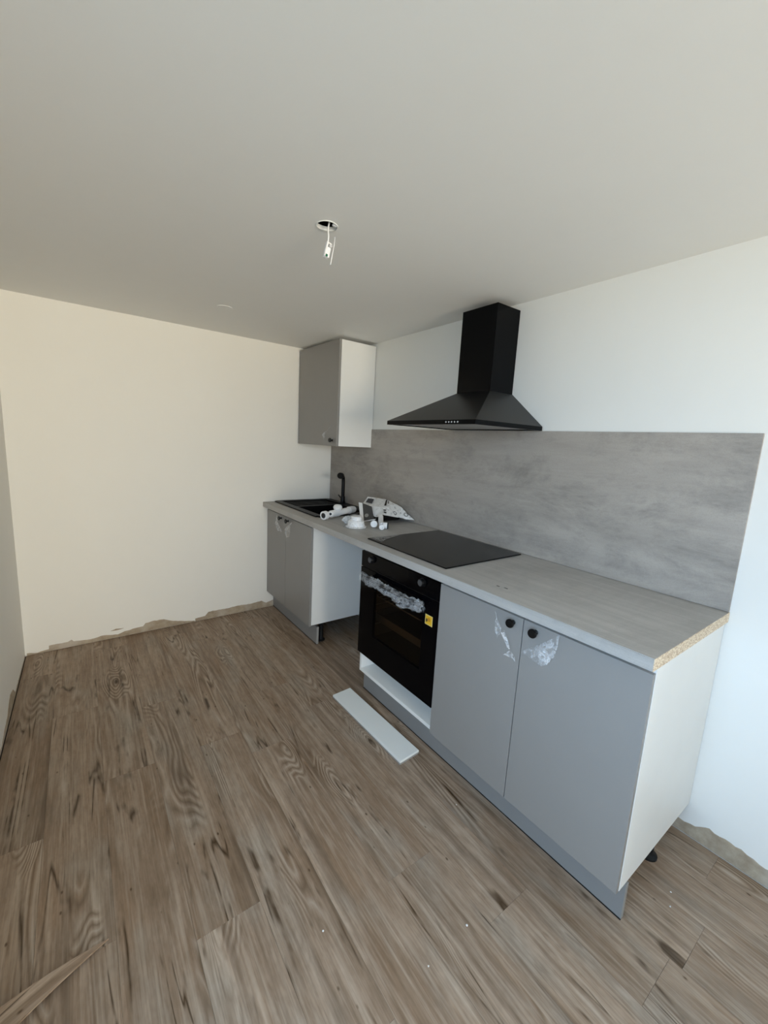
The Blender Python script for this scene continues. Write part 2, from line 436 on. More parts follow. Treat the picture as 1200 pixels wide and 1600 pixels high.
lathe(bm, [(0.06, 0.15), (0.00001, 0.15)], (HX, HY, H), (0, 0, 1), 32, cap=False)
lathe(bm, [(0.06, 0.0135), (0.0365, 0.0135)], (HX, HY, H), (0, 0, 1), 32, cap=False)
obj('ceiling_void', bm, M['void'], ceil)
# torn board lip round the hole
bm = bmesh.new(); rng = random.Random(3); N = 40
def lip(a): return 0.0012 + 0.0048 * max(0, math.cos(a - 1.3)) + rng.random() * 0.0018
vi, vo_, vz = [], [], []
for k in range(N):
    a = 2 * math.pi * k / N; w = lip(a)
    vi.append(bm.verts.new((HX + 0.0342 * math.cos(a), HY + 0.0342 * math.sin(a), H - 0.0022)))
    vo_.append(bm.verts.new((HX + (0.0342 + w) * math.cos(a), HY + (0.0342 + w) * math.sin(a), H - 0.0012)))
    vz.append(bm.verts.new((HX + (0.0345 + w) * math.cos(a), HY + (0.0345 + w) * math.sin(a), H)))
for k in range(N):
    j = (k + 1) % N
    bm.faces.new((vi[k], vi[j], vo_[j], vo_[k])); bm.faces.new((vo_[k], vo_[j], vz[j], vz[k]))
obj('torn_edge', bm, M['board'], ceil, label='rough white torn plasterboard edge')

def quad_wall(name, pts, th, zlo=-0.06, zhi=H):
    bm = bmesh.new(); prism(bm, pts, zlo, zhi); return struct(name, bm, M['wall'])
wb = quad_wall('wall_back', [(left_x(0) - 0.15, back_y(left_x(0) - 0.15)), (0.12, 0.0024), (0.12, 0.14), (left_x(0) - 0.15, 0.14)], 0.1)
wr = quad_wall('wall_right', [(0, 0), (0, WY), (0.12, WY), (0.12, 0)], 0.1)
bm = cellplate(bmesh.new(), [WY, LY0, LY1, 0.0], [-0.06, LZ0, LZ1, H], [(LY0, LY1, LZ0, LZ1)], -0.14, 0.0)
for v in bm.verts:
    y = v.co.x; v.co = Vector((left_x(y) + v.co.z, y if y < -.001 else back_y(XL), v.co.y))
bmesh.ops.recalc_face_normals(bm, faces=bm.faces)
wl = struct('wall_left', bm, M['wall'])
bm = bmesh.new()
xs = [-2.32, WX0, WX1, 0.12]; zs = [-0.06, WZ0, WZ1, H]
cellplate(bm, xs, zs, [(WX0, WX1, WZ0, WZ1)], -WY, -WY + 0.12)
for v in bm.verts: v.co = Vector((v.co.x, -v.co.z, v.co.y))
bmesh.ops.recalc_face_normals(bm, faces=bm.faces)
struct('wall_front', bm, M['wall'])
struct('light_block_partition', BX(-0.95, -0.002, -4.32, -4.20, 0.0002, 1.15), M['wall'])  # unseen half-height wall added to keep warm light off the low right corner
# window frame, casement standing open
bm = bmesh.new(); f = 0.045
for a in ((WX0, WX0 + f, WZ0, WZ1), (WX1 - f, WX1, WZ0, WZ1), (WX0 + f, WX1 - f, WZ1 - f, WZ1), (WX0 + f, WX1 - f, WZ0, WZ0 + f)):
    box(bm, a[0], a[1], WY - 0.09, WY - 0.03, a[2], a[3], 0.003)
win = struct('window_1', bm, M['white'])
bm = bmesh.new()
for a in ((LY0, LY0 + f, LZ0, LZ1), (LY1 - f, LY1, LZ0, LZ1), (LY0 + f, LY1 - f, LZ1 - f, LZ1), (LY0 + f, LY1 - f, LZ0, LZ0 + f)):
    box(bm, -2.25, -2.19, a[0], a[1], a[2], a[3], 0.003)
struct('added_side_window', bm, M['white'])  # frame of the added side opening, there for its sky light
bm = bmesh.new(); box(bm, -16, 9, WY - 14, 8, -0.35, -0.12)
struct('ground', bm, M['ground'])
bm = bmesh.new(); box(bm, -7, 5, WY - 5.4, WY - 5, -0.12, 1.7)
struct('sky_block_wall', bm, M['ground'])  # unseen low wall outside, added to block low sky from the front window

# bare plaster along the foot of the walls where the old skirting came off
def plaster(parent, prof, fn, th=0.0016, rough=0.004, seed=1, mat='plaster', name='bare_plaster'):
    """prof: (s, z_low, z_high) along the wall; fn(s, z, depth) -> world point"""
    r = random.Random(seed); P = []
    for (s0, a0, b0), (s1, a1, b1) in zip(prof, prof[1:]):
        n = max(1, int(abs(s1 - s0) / 0.014))
        for k in range(n):
            t = k / n; P.append((s0 + (s1 - s0) * t, a0 + (a1 - a0) * t, b0 + (b1 - b0) * t + (r.random() - 0.5) * rough))
    P.append(prof[-1]); bm = bmesh.new(); rows_ = []
    for s, a, b in P:
        b = max(b, a + 0.001)
        rows_.append([bm.verts.new(fn(s, a, th)), bm.verts.new(fn(s, b - 0.001, th)), bm.verts.new(fn(s, b, 0.0))])
    for A, B in zip(rows_, rows_[1:]):
        for i in range(2): bm.faces.new((A[i], B[i], B[i + 1], A[i + 1]))
    bmesh.ops.recalc_face_normals(bm, faces=bm.faces)
    return obj(name, bm, M[mat], parent, label='bare beige plaster where the skirting was removed')
fb = lambda s, z, d: (s, back_y(s) - d, z)
fr = lambda s, z, d: (-d, s, z)
fl = lambda s, z, d: (left_x(s) + d, s, z)
plaster(wb, [(-2.09, 0, .012), (-2.04, 0, .006), (-1.985, 0, .012), (-1.984, 0, .036), (-1.89, 0, .036), (-1.87, 0, .045), (-1.86, 0, .030), (-1.76, 0, .024), (-1.70, 0, .032), (-1.62, 0, .020), (-1.58, 0, .030),
            (-1.52, 0, .038), (-1.47, 0, .040), (-1.455, 0, .060), (-1.40, 0, .066), (-1.34, 0, .064), (-1.29, 0, .040), (-1.22, 0, .022), (-1.16, 0, .008), (-1.135, 0, .006)], fb, seed=2)
plaster(wb, [(-1.13, 0, .022), (-1.06, 0, .026), (-1.035, 0, .056), (-.90, 0, .052), (-.80, 0, .058), (-.70, 0, .052), (-.62, 0, .060), (-.58, 0, .034), (-.53, 0, .050), (-.50, 0, .055)], fb, seed=3)
plaster(wb, [(-1.66, .052, .054), (-1.63, .050, .062), (-1.60, .052, .058), (-1.585, .055, .056)], fb, seed=4)
plaster(wr, [(-2.62, 0, .045), (-2.77, 0, .042), (-2.82, 0, .052), (-2.85, 0, .072), (-2.86, 0, .080), (-2.875, 0, .072), (-2.95, 0, .073), (-3.0, 0, .064), (-3.1, 0, .058), (-3.3, 0, .05), (-3.8, 0, .055)], fr, seed=5, rough=.006)
plaster(wl, [(-.05, 0, .006), (-.30, 0, .010), (-.50, 0, .014), (-.55, 0, .060), (-.64, 0, .080), (-.70, 0, .070), (-.76, 0, .040), (-.86, 0, .030), (-.95, 0, .012), (-1.02, 0, .028), (-1.1, 0, .010)], fl, seed=6)

# ------------------------------------------------------------------ kitchen units
ZT, TH = 0.8815, 0.036
ZD, ZDT = 0.1284, 0.8229          # door bottom / top
XD, XC = -0.5767, -0.5595         # door face / carcass front
XW = -0.6129                      # worktop front
XP = -0.5194                      # plinth face
YS, YO, YC, YSE, YE, YW = -0.7905, -1.39, -1.9881, -2.3916, -2.791, -2.7982
ZCT = ZT - TH - 0.001             # carcass top

def knob(parent, y, z, x=XD):
    bm = lathe(bmesh.new(), [(0.0085, 0), (0.0085, 0.002), (0.0058, 0.004), (0.0055, 0.013), (0.0085, 0.016), (0.0150, 0.0175), (0.0158, 0.0200), (0.0155, 0.0235), (0.0140, 0.0260), (0.0, 0.0262)], (x, y, z), (-1, 0, 0), 24)
    return obj('knob', bm, M['black'], parent, smooth=40, label='round black knob')

def film(parent, tris, mat='film', seed=1, sub=3, jit=0.004, name='plastic_film', label='torn clear protective film'):
    r = random.Random(seed); bm = bmesh.new(); V = {}
    def v(p):
        if p not in V: V[p] = bm.verts.new(p)
        return V[p]
    for t in tris: bm.faces.new([v(p) for p in t])
    bmesh.ops.subdivide_edges(bm, edges=list(bm.edges), cuts=sub, use_grid_fill=True)
    bmesh.ops.triangulate(bm, faces=list(bm.faces))
    for w in bm.verts: w.co += Vector((-abs(r.gauss(0, jit)), r.gauss(0, jit * .5), r.gauss(0, jit * .5)))
    o = obj(name, bm, M[mat], parent, label=label); return o

def base_unit(name, label, y0, y1, legs, zd=ZD):
    """y0 (far) > y1 (near) double-door base unit"""
    t = thing(name, label, 'cabinet', (-0.28, (y0 + y1) / 2, 0))
    T = 0.018
    obj('side_panel', BX(XC, -0.004, y0 - T, y0, zd, ZCT, 0.0008), M['white'], t)
    obj('side_panel', BX(XC, -0.004, y1, y1 + T, zd, ZCT, 0.0008), M['white'], t)
    obj('bottom_panel', BX(XC, -0.004, y1 + T, y0 - T, zd + .001, zd + .019), M['white'], t)
    obj('back_panel', BX(-0.02, -0.012, y1 + T, y0 - T, zd + .02, ZCT - .001), M['white'], t)
    obj('front_rail', BX(XC, XC + 0.07, y1 + T, y0 - T, ZCT - .019, ZCT), M['white'], t)
    for lx, ly in legs:
        bm = lathe(bmesh.new(), [(0.030, 0), (0.030, 0.006), (0.020, 0.012), (0.016, 0.02), (0.016, zd - .03), (0.026, zd - .02), (0.026, zd - .0005)], (lx, ly, 0), (0, 0, 1), 20)
        obj('leg', bm, M['plastic_black'], t, smooth=40)
    return t
# --- sink unit
Y0S = -0.015
sinkcab = base_unit('base_cabinet', 'grey two-door sink base cabinet in the back corner under the black sink', Y0S, YS, [(-.46, -.09), (-.46, -.745), (-.10, -.09), (-.10, -.745)], 0.145)
ys1 = -0.385
d1 = obj('door', BX(XD, XC - 0.0015, ys1 + .0015, Y0S - .001, .139, ZDT, 0.001), M['grey'], sinkcab)
d2 = obj('door', BX(XD, XC - 0.0015, YS, ys1 - .0015, .139, ZDT, 0.001), M['grey'], sinkcab)
knob(d1, -0.300, 0.800); knob(d2, -0.425, 0.800)
xf = XD - .002
film(d1, [((xf, -.215, .835), (xf - .012, -.235, .745), (xf - .012, -.275, .765)), ((xf - .012, -.235, .745), (xf - .006, -.225, .702), (xf - .014, -.285, .700)), ((xf - .012, -.235, .745), (xf - .014, -.285, .700), (xf - .012, -.275, .765)), ((xf - .012, -.275, .765), (xf - .014, -.285, .700), (xf - .014, -.36, .705))], seed=11)
film(d2, [((xf, -.52, .822), (xf - .012, -.50, .77), (xf - .014, -.40, .735)), ((xf - .012, -.50, .77), (xf - .006, -.475, .70), (xf - .014, -.40, .735)), ((xf - .006, -.475, .70), (xf - .012, -.43, .675), (xf - .014, -.40, .735))], seed=12)
# --- big unit near the window
nearcab = base_unit('base_cabinet', 'large grey two-door base cabinet with bare white side, nearest the camera', YC - .0015, YE, [(-.46, -2.07), (-.44, -2.735), (-.20, -2.07), (-.215, -2.750)])
d3 = obj('door', BX(XD, XC - 0.0015, YSE + .0016, YC - .0015, ZD, ZDT, 0.001), M['grey'], nearcab)
d4 = obj('door', BX(XD, XC - 0.0015, YE + .001, YSE - .0016, ZD, ZDT, 0.001), M['grey'], nearcab)
knob(d3, -2.352, 0.797); knob(d4, -2.441, 0.797)
film(d3, [((xf, -2.270, .818), (xf - .014, -2.296, .76), (xf - .012, -2.318, .765)), ((xf - .014, -2.296, .76), (xf - .006, -2.294, .705), (xf - .016, -2.322, .745)), ((xf - .014, -2.296, .76), (xf - .016, -2.322, .745), (xf - .012, -2.318, .765)), ((xf - .012, -2.332, .765), (xf - .016, -2.322, .745), (xf - .010, -2.366, .70)), ((xf - .010, -2.366, .70), (xf - .004, -2.386, .668), (xf - .016, -2.340, .678))], seed=13)
film(d4, [((xf - .001, -2.400, .712), (xf - .002, -2.53, .828), (xf - .014, -2.47, .755)), ((xf - .002, -2.53, .828), (xf - .008, -2.520, .748), (xf - .014, -2.47, .755)), ((xf - .001, -2.400, .712), (xf - .014, -2.47, .755), (xf - .012, -2.475, .70)), ((xf - .014, -2.47, .755), (xf - .008, -2.520, .748), (xf - .016, -2.503, .712)), ((xf - .014, -2.47, .755), (xf - .016, -2.503, .712), (xf - .012, -2.475, .70))], seed=14)
# crumpled wad of the same film
r = random.Random(5); bm = bmesh.new(); bmesh.ops.create_icosphere(bm, subdivisions=3, radius=0.020)
for v in bm.verts:
    v.co *= 0.65 + 0.55 * r.random(); v.co.x *= 0.5; v.co += Vector((xf - .014, -2.490, .738))
obj('plastic_film', bm, M['wrap'], d4, label='crumpled wad of clear film')

# --- plinths
def plinth(label, y0, y1):
    t = thing('plinth_board', label, 'plinth', (XP, (y0 + y1) / 2, 0))
    obj('panel', BX(XP, XP + .016, y1 + .0012, y0, 0.0015, 0.1260, .0006), M['plinth'], t)
    obj('cut_edge', BX(XP, XP + .016, y1, y1 + .0011, 0.0015, 0.1260), M['greyedge'], t, label='raw sawn end of the plinth')
    obj('seal_strip', BX(XP - .0012, XP + .002, y1, y0, 0.0001, 0.0045), M['plastic_black'], t, label='thin black sealing lip')
    return t
plinth('short grey plinth under the sink cabinet in the corner', Y0S, YS - .004)
plinth('long grey plinth running under the oven and the near cabinet', -1.382, YE - .004)

# --- oven housing
oc = thing('oven_cabinet', 'white open oven housing with an empty slot below the oven', 'cabinet', (-0.28, (YO + YC) / 2, 0))
T = .016
for ya in (YO - T - .001, YC):
    obj('side_panel', BX(XC, -.004, ya, ya + T, ZD, ZCT, .0008), M['white'], oc)
obj('bottom_panel', BX(XC, -.004, YC + T, YO - T - .001, ZD, ZD + .018, .0008), M['white'], oc)
obj('shelf', BX(XC, -.03, YC + T, YO - T - .001, .232, .248, .0008), M['white'], oc)
obj('back_panel', BX(-.012, -.006, YC + T, YO - T - .001, ZD + .02, .231), M['white'], oc)
for lx, ly in ((-.46, -1.45), (-.46, -1.93), (-.10, -1.45), (-.10, -1.93)):
    bm = lathe(bmesh.new(), [(0.030, 0), (0.030, 0.006), (0.016, 0.02), (0.016, ZD - .03), (0.026, ZD - .02), (0.026, ZD - .0005)], (lx, ly, 0), (0, 0, 1), 20)
    obj('leg', bm, M['plastic_black'], oc, smooth=40)

# --- oven
ov = thing('oven', 'black built-in oven with a film-wrapped handle and yellow sticker', 'oven', (-0.30, (YO + YC) / 2, 0.249))
oy0, oy1 = YO - .001, YC + .001
XO = XD - .001
obj('control_panel', BX(XO, XC - .002, oy1, oy0, .7405, .8225, .0015), M['glass'], ov)
obj('trim', BX(XO + .004, XC - .002, oy1, oy0, .7365, .7400), M['black'], ov, label='thin vent slot under the control panel')
obj('hinge_tab', BX(XO - .001, XC - .002, oy0 - .008, oy0 + .0005, .7368, .7398), M['chrome'], ov, label='small bright metal tab at the door hinge')
wy0, wy1, wz0, wz1 = -1.520, -1.893, .385, .650
bm = bmesh.new()
cellplate(bm, [oy1, wy1, wy0, oy0], [.2495, wz0, wz1, .7355], [(wy1, wy0, wz0, wz1)], -(XC - .002), -XO)
for v in bm.verts: v.co = Vector((-v.co.z, v.co.x, v.co.y))
bmesh.ops.recalc_face_normals(bm, faces=bm.faces)
dr = obj('door', bm, M['glass'], ov)
obj('window_pane', BX(XO + .0005, XO + .004, wy1, wy0, wz0, wz1), M['ovenglass'], dr, label='dark see-through oven window')
# cavity behind the window
bm = bmesh.new(); cy0, cy1, cz0, cz1, cx1 = -1.455, -1.925, .345, .690, -.13
cellplate(bm, [cy1 - .004, cy1, cy0, cy0 + .004], [cz0 - .004, cz0, cz1, cz1 + .004], [(cy1, cy0, cz0, cz1)], -cx1, -(XC - .0015))
for v in bm.verts: v.co = Vector((-v.co.z, v.co.x, v.co.y))
box(bm, cx1, cx1 + .004, cy1 - .004, cy0 + .004, cz0 - .004, cz1 + .004)
bmesh.ops.recalc_face_normals(bm, faces=bm.faces)
obj('cavity', bm, M['cavity'], ov)
for sy, s in ((cy0 - .006, 'l'), (cy1 + .006, 'r')):
    bm = bmesh.new()
    for z in (.42, .475, .53, .585, .64): tube(bm, [(-.54, sy, z), (-.16, sy, z)], .003, 8)
    for x in (-.53, -.35, -.17): tube(bm, [(x, sy, .40), (x, sy, .66)], .003, 8)
    obj('rack_guide', bm, M['chrome'], ov)
for zr in (.592,):
    bm = bmesh.new()
    for x in (-.535, -.16): tube(bm, [(x, cy0 - .012, zr), (x, cy1 + .012, zr)], .004, 8)
    for k in range(14):
        y = cy0 - .02 + (cy1 - cy0 + .04) * k / 13; tube(bm, [(-.535, y, zr), (-.16, y, zr)], .0022, 6)
    obj('wire_rack', bm, M['chrome'], ov)
bm = bmesh.new(); cellplate(bm, [-.54, -.53, -.165, -.155], [cy1 + .012, cy1 + .022, cy0 - .022, cy0 - .012], [(-.53, -.165, cy1 + .022, cy0 - .022)], .468, .500)
box(bm, -.54, -.155, cy1 + .012, cy0 - .012, .462, .467)
obj('baking_tray', bm, M['chrome'], ov)
for y in (-1.489, -1.879):
    k_ = obj('dial', lathe(bmesh.new(), [(0.020, 0), (0.020, .003), (0.0175, .004), (0.0165, .016), (0.015, .018), (0, .0182)], (XO, y, .795), (-1, 0, 0), 28), M['black'], ov, smooth=40)
    obj('dial_cap', lathe(bmesh.new(), [(0.0135, .0183), (0.0130, .0190), (0, .0191)], (XO, y, .795), (-1, 0, 0), 24), M['knobgrey'], k_)
bm = tube(bmesh.new(), [(XO - .040, -1.475, .705), (XO - .040, -1.915, .705)], .0085, 16)
for y in (-1.50, -1.89): tube(bm, [(XO, y, .705), (XO - .040, y, .705)], .008, 12)
hd = obj('handle', bm, M['black'], dr, smooth=40)
# wrinkled wrap on the handle
r = random.Random(21); bm = bmesh.new(); N, S = 46, 14; rings = []
ctrl = [(0, .030, .002), (.08, .026, 0), (.12, .034, -.006), (.20, .030, -.004), (.28, .030, 0), (.36, .028, -.004), (.44, .034, -.006), (.55, .026, 0), (.62, .036, -.014), (.72, .040, -.018), (.80, .028, -.008), (.86, .036, -.006), (.94, .034, 0), (1.0, .018, -.004)]
for i in range(N + 1):
    t_ = i / N
    for A, B in zip(ctrl, ctrl[1:]):
        if A[0] <= t_ <= B[0]:
            q = (t_ - A[0]) / (B[0] - A[0]); rad = A[1] + (B[1] - A[1]) * q; dz = A[2] + (B[2] - A[2]) * q; break
    rad *= 0.80; y = -1.458 - .478 * t_; ring = []
    for k in range(S):
        a = 2 * math.pi * k / S; rr = rad * (0.82 + 0.36 * r.random())
        ring.append(bm.verts.new((max(XO - .040 + rr * .62 * math.cos(a), 0) if False else XO - .040 + min(rr * .8 * math.cos(a), .034), y + (r.random() - .5) * .008, .703 + dz + rr * math.sin(a))))
    rings.append(ring)
for A, B in zip(rings, rings[1:]):
    for k in range(S): bm.faces.new((A[k], A[(k + 1) % S], B[(k + 1) % S], B[k]))
bmesh.ops.triangulate(bm, faces=list(bm.faces)); bmesh.ops.recalc_face_normals(bm, faces=bm.faces)
obj('handle_wrap', bm, M['wrap'], dr, label='crumpled clear plastic wrap around the handle')
# sticker
st = obj('sticker', BX(XO - .0008, XO - .0001, -1.957, -1.911, .616, .662), M['palesticker'], dr, label='square yellow warning sticker')
bm = prism(bmesh.new(), [(-1.953, .620), (-1.915, .620), (-1.915, .658), (-1.953, .658)], 0, .0004)
for v in bm.verts: v.co = Vector((XO - .0009 - v.co.z, v.co.x, v.co.y))
bmesh.ops.recalc_face_normals(bm, faces=bm.faces)
obj('pictogram', lathe(bmesh.new(), [(0.009, .0014), (0.009, .0017), (0, .0017)], (XO, -1.936, .642), (-1, 0, 0), 20), M['orangeink'], st)
obj('pictogram', bm, M['yellow'], st)
bm = prism(bmesh.new(), [(-1.926, .629), (-1.918, .629), (-1.917, .640), (-1.922, .647), (-1.927, .639)], .0014, .0018)
for v in bm.verts: v.co = Vector((XO - v.co.z, v.co.x, v.co.y))
bmesh.ops.recalc_face_normals(bm, faces=bm.faces)
obj('pictogram', bm, M['ink'], st)

# --- worktop
wt = thing('worktop', 'grey laminate worktop with a raw chipboard end along the wall', 'worktop', (-.31, -1.4, ZT - TH))
SX0, SX1, SY0, SY1 = -.500, -.045, -.735, -.045      # cut-out for the sink
bm = cellplate(bmesh.new(), [XW, SX0, SX1, -.0005], [YW + .0015, SY0, SY1, 0], [(SX0, SX1, SY0, SY1)], ZT - TH, ZT)
for v in bm.verts:
    if abs(v.co.y) < 1e-6: v.co.y = back_y(v.co.x) - .001
es = [e for e in bm.edges if all(abs(v.co.x - XW) < 1e-6 for v in e.verts) and abs(e.verts[0].co.z - e.verts[1].co.z) < 1e-6]
bmesh.ops.bevel(bm, geom=es, offset=.0025, segments=2, affect='EDGES')
obj('laminate_top', bm, M['worktop'], wt)
obj('raw_edge', BX(XW + .001, -.001, YW, YW + .0014, ZT - TH + .0008, ZT - .0008), M['chip'], wt, label='raw chipboard sawn end of the worktop')
for ya, yb, x in ((-2.226, -2.240, -.522), (-2.256, -2.272, -.515)):
    obj('scuff_mark', prism(bmesh.new(), [(x - .003, ya), (x - .004, yb), (x + .002, yb), (x + .003, ya)][::-1], ZT + .0001, ZT + .0005), M['scuff'], wt, label='small dark scuff on the worktop')

# --- backsplash
bsp = solo('backsplash', BX(-.010, -.0006, YW + .002, -.002, ZT + .0012, 1.4835, .0006), M['splash'], 'grey concrete-look backsplash panel on the right wall behind the hob', 'backsplash')

# --- sink
sk = thing('sink', 'black composite sink with drainer set into the worktop', 'sink', (-.275, -.40, ZT))
rx0, rx1, ry0, ry1 = -.525, -.022, -.762, -.022
bx0, bx1, by0, by1 = -.475, -.115, -.715, -.36
dx0, dx1, dy0, dy1 = -.475, -.075, -.335, -.06
bm = cellplate(bmesh.new(), sorted([rx0, bx0, bx1, dx1, rx1]), sorted([ry0, by0, by1, dy0, dy1, ry1]), [(bx0, bx1, by0, by1), (dx0, dx1, dy0, dy1)], ZT + .0003, ZT + .009)
ce = [e for e in bm.edges if abs(e.verts[0].co.z - e.verts[1].co.z) > .005 and {round(e.verts[0].co.x, 3), round(e.verts[0].co.y, 3)} <= {rx0, rx1, ry0, ry1}]
bmesh.ops.bevel(bm, geom=ce, offset=.018, segments=4, affect='EDGES')
obj('rim', bm, M['composite'], sk)
def tub(x0, x1, y0, y1, z0, z1, th=.004):
    bm = cellplate(bmesh.new(), [x0 - th, x0, x1, x1 + th], [y0 - th, y0, y1, y1 + th], [(x0, x1, y0, y1)], z0, z1)
    box(bm, x0 - th, x1 + th, y0 - th, y1 + th, z0 - th, z0 - .0002); return bm
b_ = obj('basin', tub(bx0, bx1, by0, by1, ZT - .17, ZT + .0002), M['composite'], sk)
obj('drain', lathe(bmesh.new(), [(0.045, 0), (0.045, .003), (.03, .004), (.02, .002), (0, .002)], (-.30, -.54, ZT - .170), (0, 0, 1), 28), M['steel'], b_)
dn = obj('drainer', tub(dx0, dx1, dy0, dy1, ZT - .004, ZT + .0002, .003), M['composite'], sk)
for k in range(7):
    y = dy0 + .03 + k * .036
    obj('ridge', BX(dx0 + .03, dx1 - .03, y - .006, y + .006, ZT - .0041, ZT + .002, .002), M['composite'], dn)

# --- tap
tp = thing('tap', 'matt black tall kitchen tap standing behind the sink', 'tap', (-.046, -.285, ZT + .009))
obj('base', lathe(bmesh.new(), [(.024, 0), (.024, .006), (.019, .010), (.018, .05), (.0155, .055)], (-.046, -.285, ZT + .0092), (0, 0, 1), 28), M['black'], tp, smooth=40)
obj('lever', tube(bmesh.new(), [(-.046, -.268, ZT + .045), (-.046, -.245, ZT + .05), (-.046, -.215, ZT + .065)], [.008, .0065, .005], 12), M['black'], tp, smooth=40)
pts = [(-.046, -.285, ZT + .06), (-.046, -.285, 1.060), (-.047, -.286, 1.080), (-.052, -.290, 1.098), (-.062, -.298, 1.108), (-.078, -.309, 1.113)]
obj('spout', tube(bmesh.new(), pts, .0145, 20), M['black'], tp, smooth=40)
obj('spray_head', lathe(bmesh.new(), [(.015, 0), (.024, .006), (.025, .034), (.023, .040), (.017, .0405), (.016, .037), (0, .037)], (-.076, -.308, 1.1125), (-.78, -.60, .12), 28), M['black'], tp, smooth=40)

# --- hob
hb = thing('cooktop', 'black glass cooktop set on the worktop above the oven', 'cooktop', (-.295, -1.694, ZT))
obj('glass_plate', BX(-.554, -.036, -1.988, -1.402, ZT + .0005, ZT + .0065, .0012), M['hob'], hb)
film(hb, [((-.548, -1.410, ZT + .010), (-.335, -1.412, ZT + .008), (-.47, -1.47, ZT + .0105)), ((-.548, -1.410, ZT + .010), (-.47, -1.47, ZT + .0105), (-.535, -1.50, ZT + .008))], mat='film', seed=31, sub=3, jit=.0006, label='peeling corner of clear protective film')

# --- hood
hy0, hy1, hz, hxd = -1.4156, -2.0086, 1.4845, -.4752
hc0, hc1, hcx, hcz, hct = -1.596, -1.8137, -.1715, 1.662, 2.0575
hd_ = thing('range_hood', 'black pyramid chimney range hood on the right wall above the cooktop', 'range hood', (-.2, -1.71, hz))
RH = .019
bm = cellplate(bmesh.new(), [hxd, hxd + .018, -.030, -.012], [hy1, hy1 + .018, hy0 - .018, hy0], [(hxd + .018, -.030, hy1 + .018, hy0 - .018)], hz, hz + RH)
obj('rim', bm, M['hood'], hd_)
bm = bmesh.new()
lo = [bm.verts.new(p) for p in ((hxd, hy0, hz + RH), (hxd, hy1, hz + RH), (-.012, hy1, hz + RH), (-.012, hy0, hz + RH))]
hi = [bm.verts.new(p) for p in ((hcx, hc0, hcz), (hcx, hc1, hcz), (-.002, hc1, hcz), (-.002, hc0, hcz))]
for i in range(4): bm.faces.new((lo[i], lo[(i + 1) % 4], hi[(i + 1) % 4], hi[i]))
bm.faces.new(hi); bm.faces.new(lo[::-1])
bmesh.ops.recalc_face_normals(bm, faces=bm.faces)
obj('canopy', bm, M['hoodtop'], hd_)
bm = BX(hcx, -.002, hc1, hc0, hcz, hct, .0012)
ch = obj('chimney', bm, M['hood'], hd_)
ymid = (hy0 + hy1) / 2
for ya, yb in ((hy1 + .019, ymid - .002), (ymid + .002, hy0 - .019)):
    fo = obj('grease_filter', BX(hxd + .085, -.031, ya, yb, hz + .004, hz + .009), M['steel'], hd_)
obj('light_panel', BX(hxd + .019, hxd + .083, hy1 + .019, hy0 - .019, hz + .004, hz + .009), M['steel'], hd_)
for y in (-1.843, -1.860, -1.877, -1.894, -1.912):
    obj('button', lathe(bmesh.new(), [(.0034, 0), (.0034, .002), (.0028, .0026), (0, .0026)], (hxd, y, hz + .0095), (-1, 0, 0), 16), M['button'], hd_)

# --- wall cabinet, hung a touch askew
wy_, wd_, wz0_, wz1_ = -.6021, -.3093, 1.3508, 2.0671
wc = thing('wall_cabinet', 'grey-doored wall cabinet with white sides hung in the back corner', 'cabinet', (-.003, wy_, wz0_))
wlen = .590
T = .016
cx_ = wd_ + .0175
obj('side_panel', BX(cx_, -.004, wy_, wy_ + T, wz0_, wz1_, .0008), M['white'], wc)
obj('side_panel', BX(cx_, -.004, wy_ + wlen - T, wy_ + wlen, wz0_, wz1_, .0008), M['white'], wc)
obj('top_panel', BX(cx_, -.004, wy_ + T, wy_ + wlen - T, wz1_ - T, wz1_), M['white'], wc)
obj('bottom_panel', BX(cx_, -.004, wy_ + T, wy_ + wlen - T, wz0_, wz0_ + T), M['white'], wc)
obj('back_panel', BX(-.012, -.006, wy_ + T, wy_ + wlen - T, wz0_ + T, wz1_ - T), M['white'], wc)
wdoor = obj('door', BX(wd_, cx_ - .0015, wy_ + .001, wy_ + wlen - .001, wz0_ - .001, wz1_, .001), M['grey'], wc)
knob(wdoor, -.545, 1.390, wd_)
xq = wd_ - .002
film(wdoor, [((xq, -.548, 1.497), (xq - .012, -.425, 1.425), (xq - .014, -.47, 1.43)), ((xq - .012, -.425, 1.425), (xq - .014, -.47, 1.43), (xq - .006, -.455, 1.385))], seed=41)
wc.rotation_euler = (0, 0, math.radians(1.6))

# ------------------------------------------------------------------ ceiling fittings
lp = thing('lamp_connector', 'white lamp connector block dangling on a wire from the round ceiling hole', 'connector', (HX, HY - .01, 1.966))
pts = [(-1.058, -1.828, H + .06), (-1.064, -1.828, H + .005), (-1.068, -1.829, 2.075), (-1.066, -1.830, 2.055), (-1.067, -1.830, 2.030)]
obj('wire', tube(bmesh.new(), pts, .0026, 10), M['pvc'], lp, smooth=True)
obj('spring_clip', BX(-1.055, -1.040, -1.842, -1.832, H - .002, H + .004, .001), M['pvc'], lp)
ax = Vector((-.012, -.004, -.048)).normalized()
def slanted(w, d, h, p, bev=.002):
    bm = BX(-w / 2, w / 2, -d / 2, d / 2, -h, 0, bev)
    q = Vector((0, 0, -1)).rotation_difference(ax).to_matrix().to_4x4()
    bmesh.ops.transform(bm, matrix=Matrix.Translation(p) @ q, verts=bm.verts); return bm
cb = obj('connector_block', slanted(.019, .014, .050, Vector((-1.064, -1.830, 2.034))), M['pvc'], lp)
obj('terminal', slanted(.016, .016, .016, Vector((-1.062, -1.830, 2.029)), .003), M['steel'], cb, label='grey metal terminal')
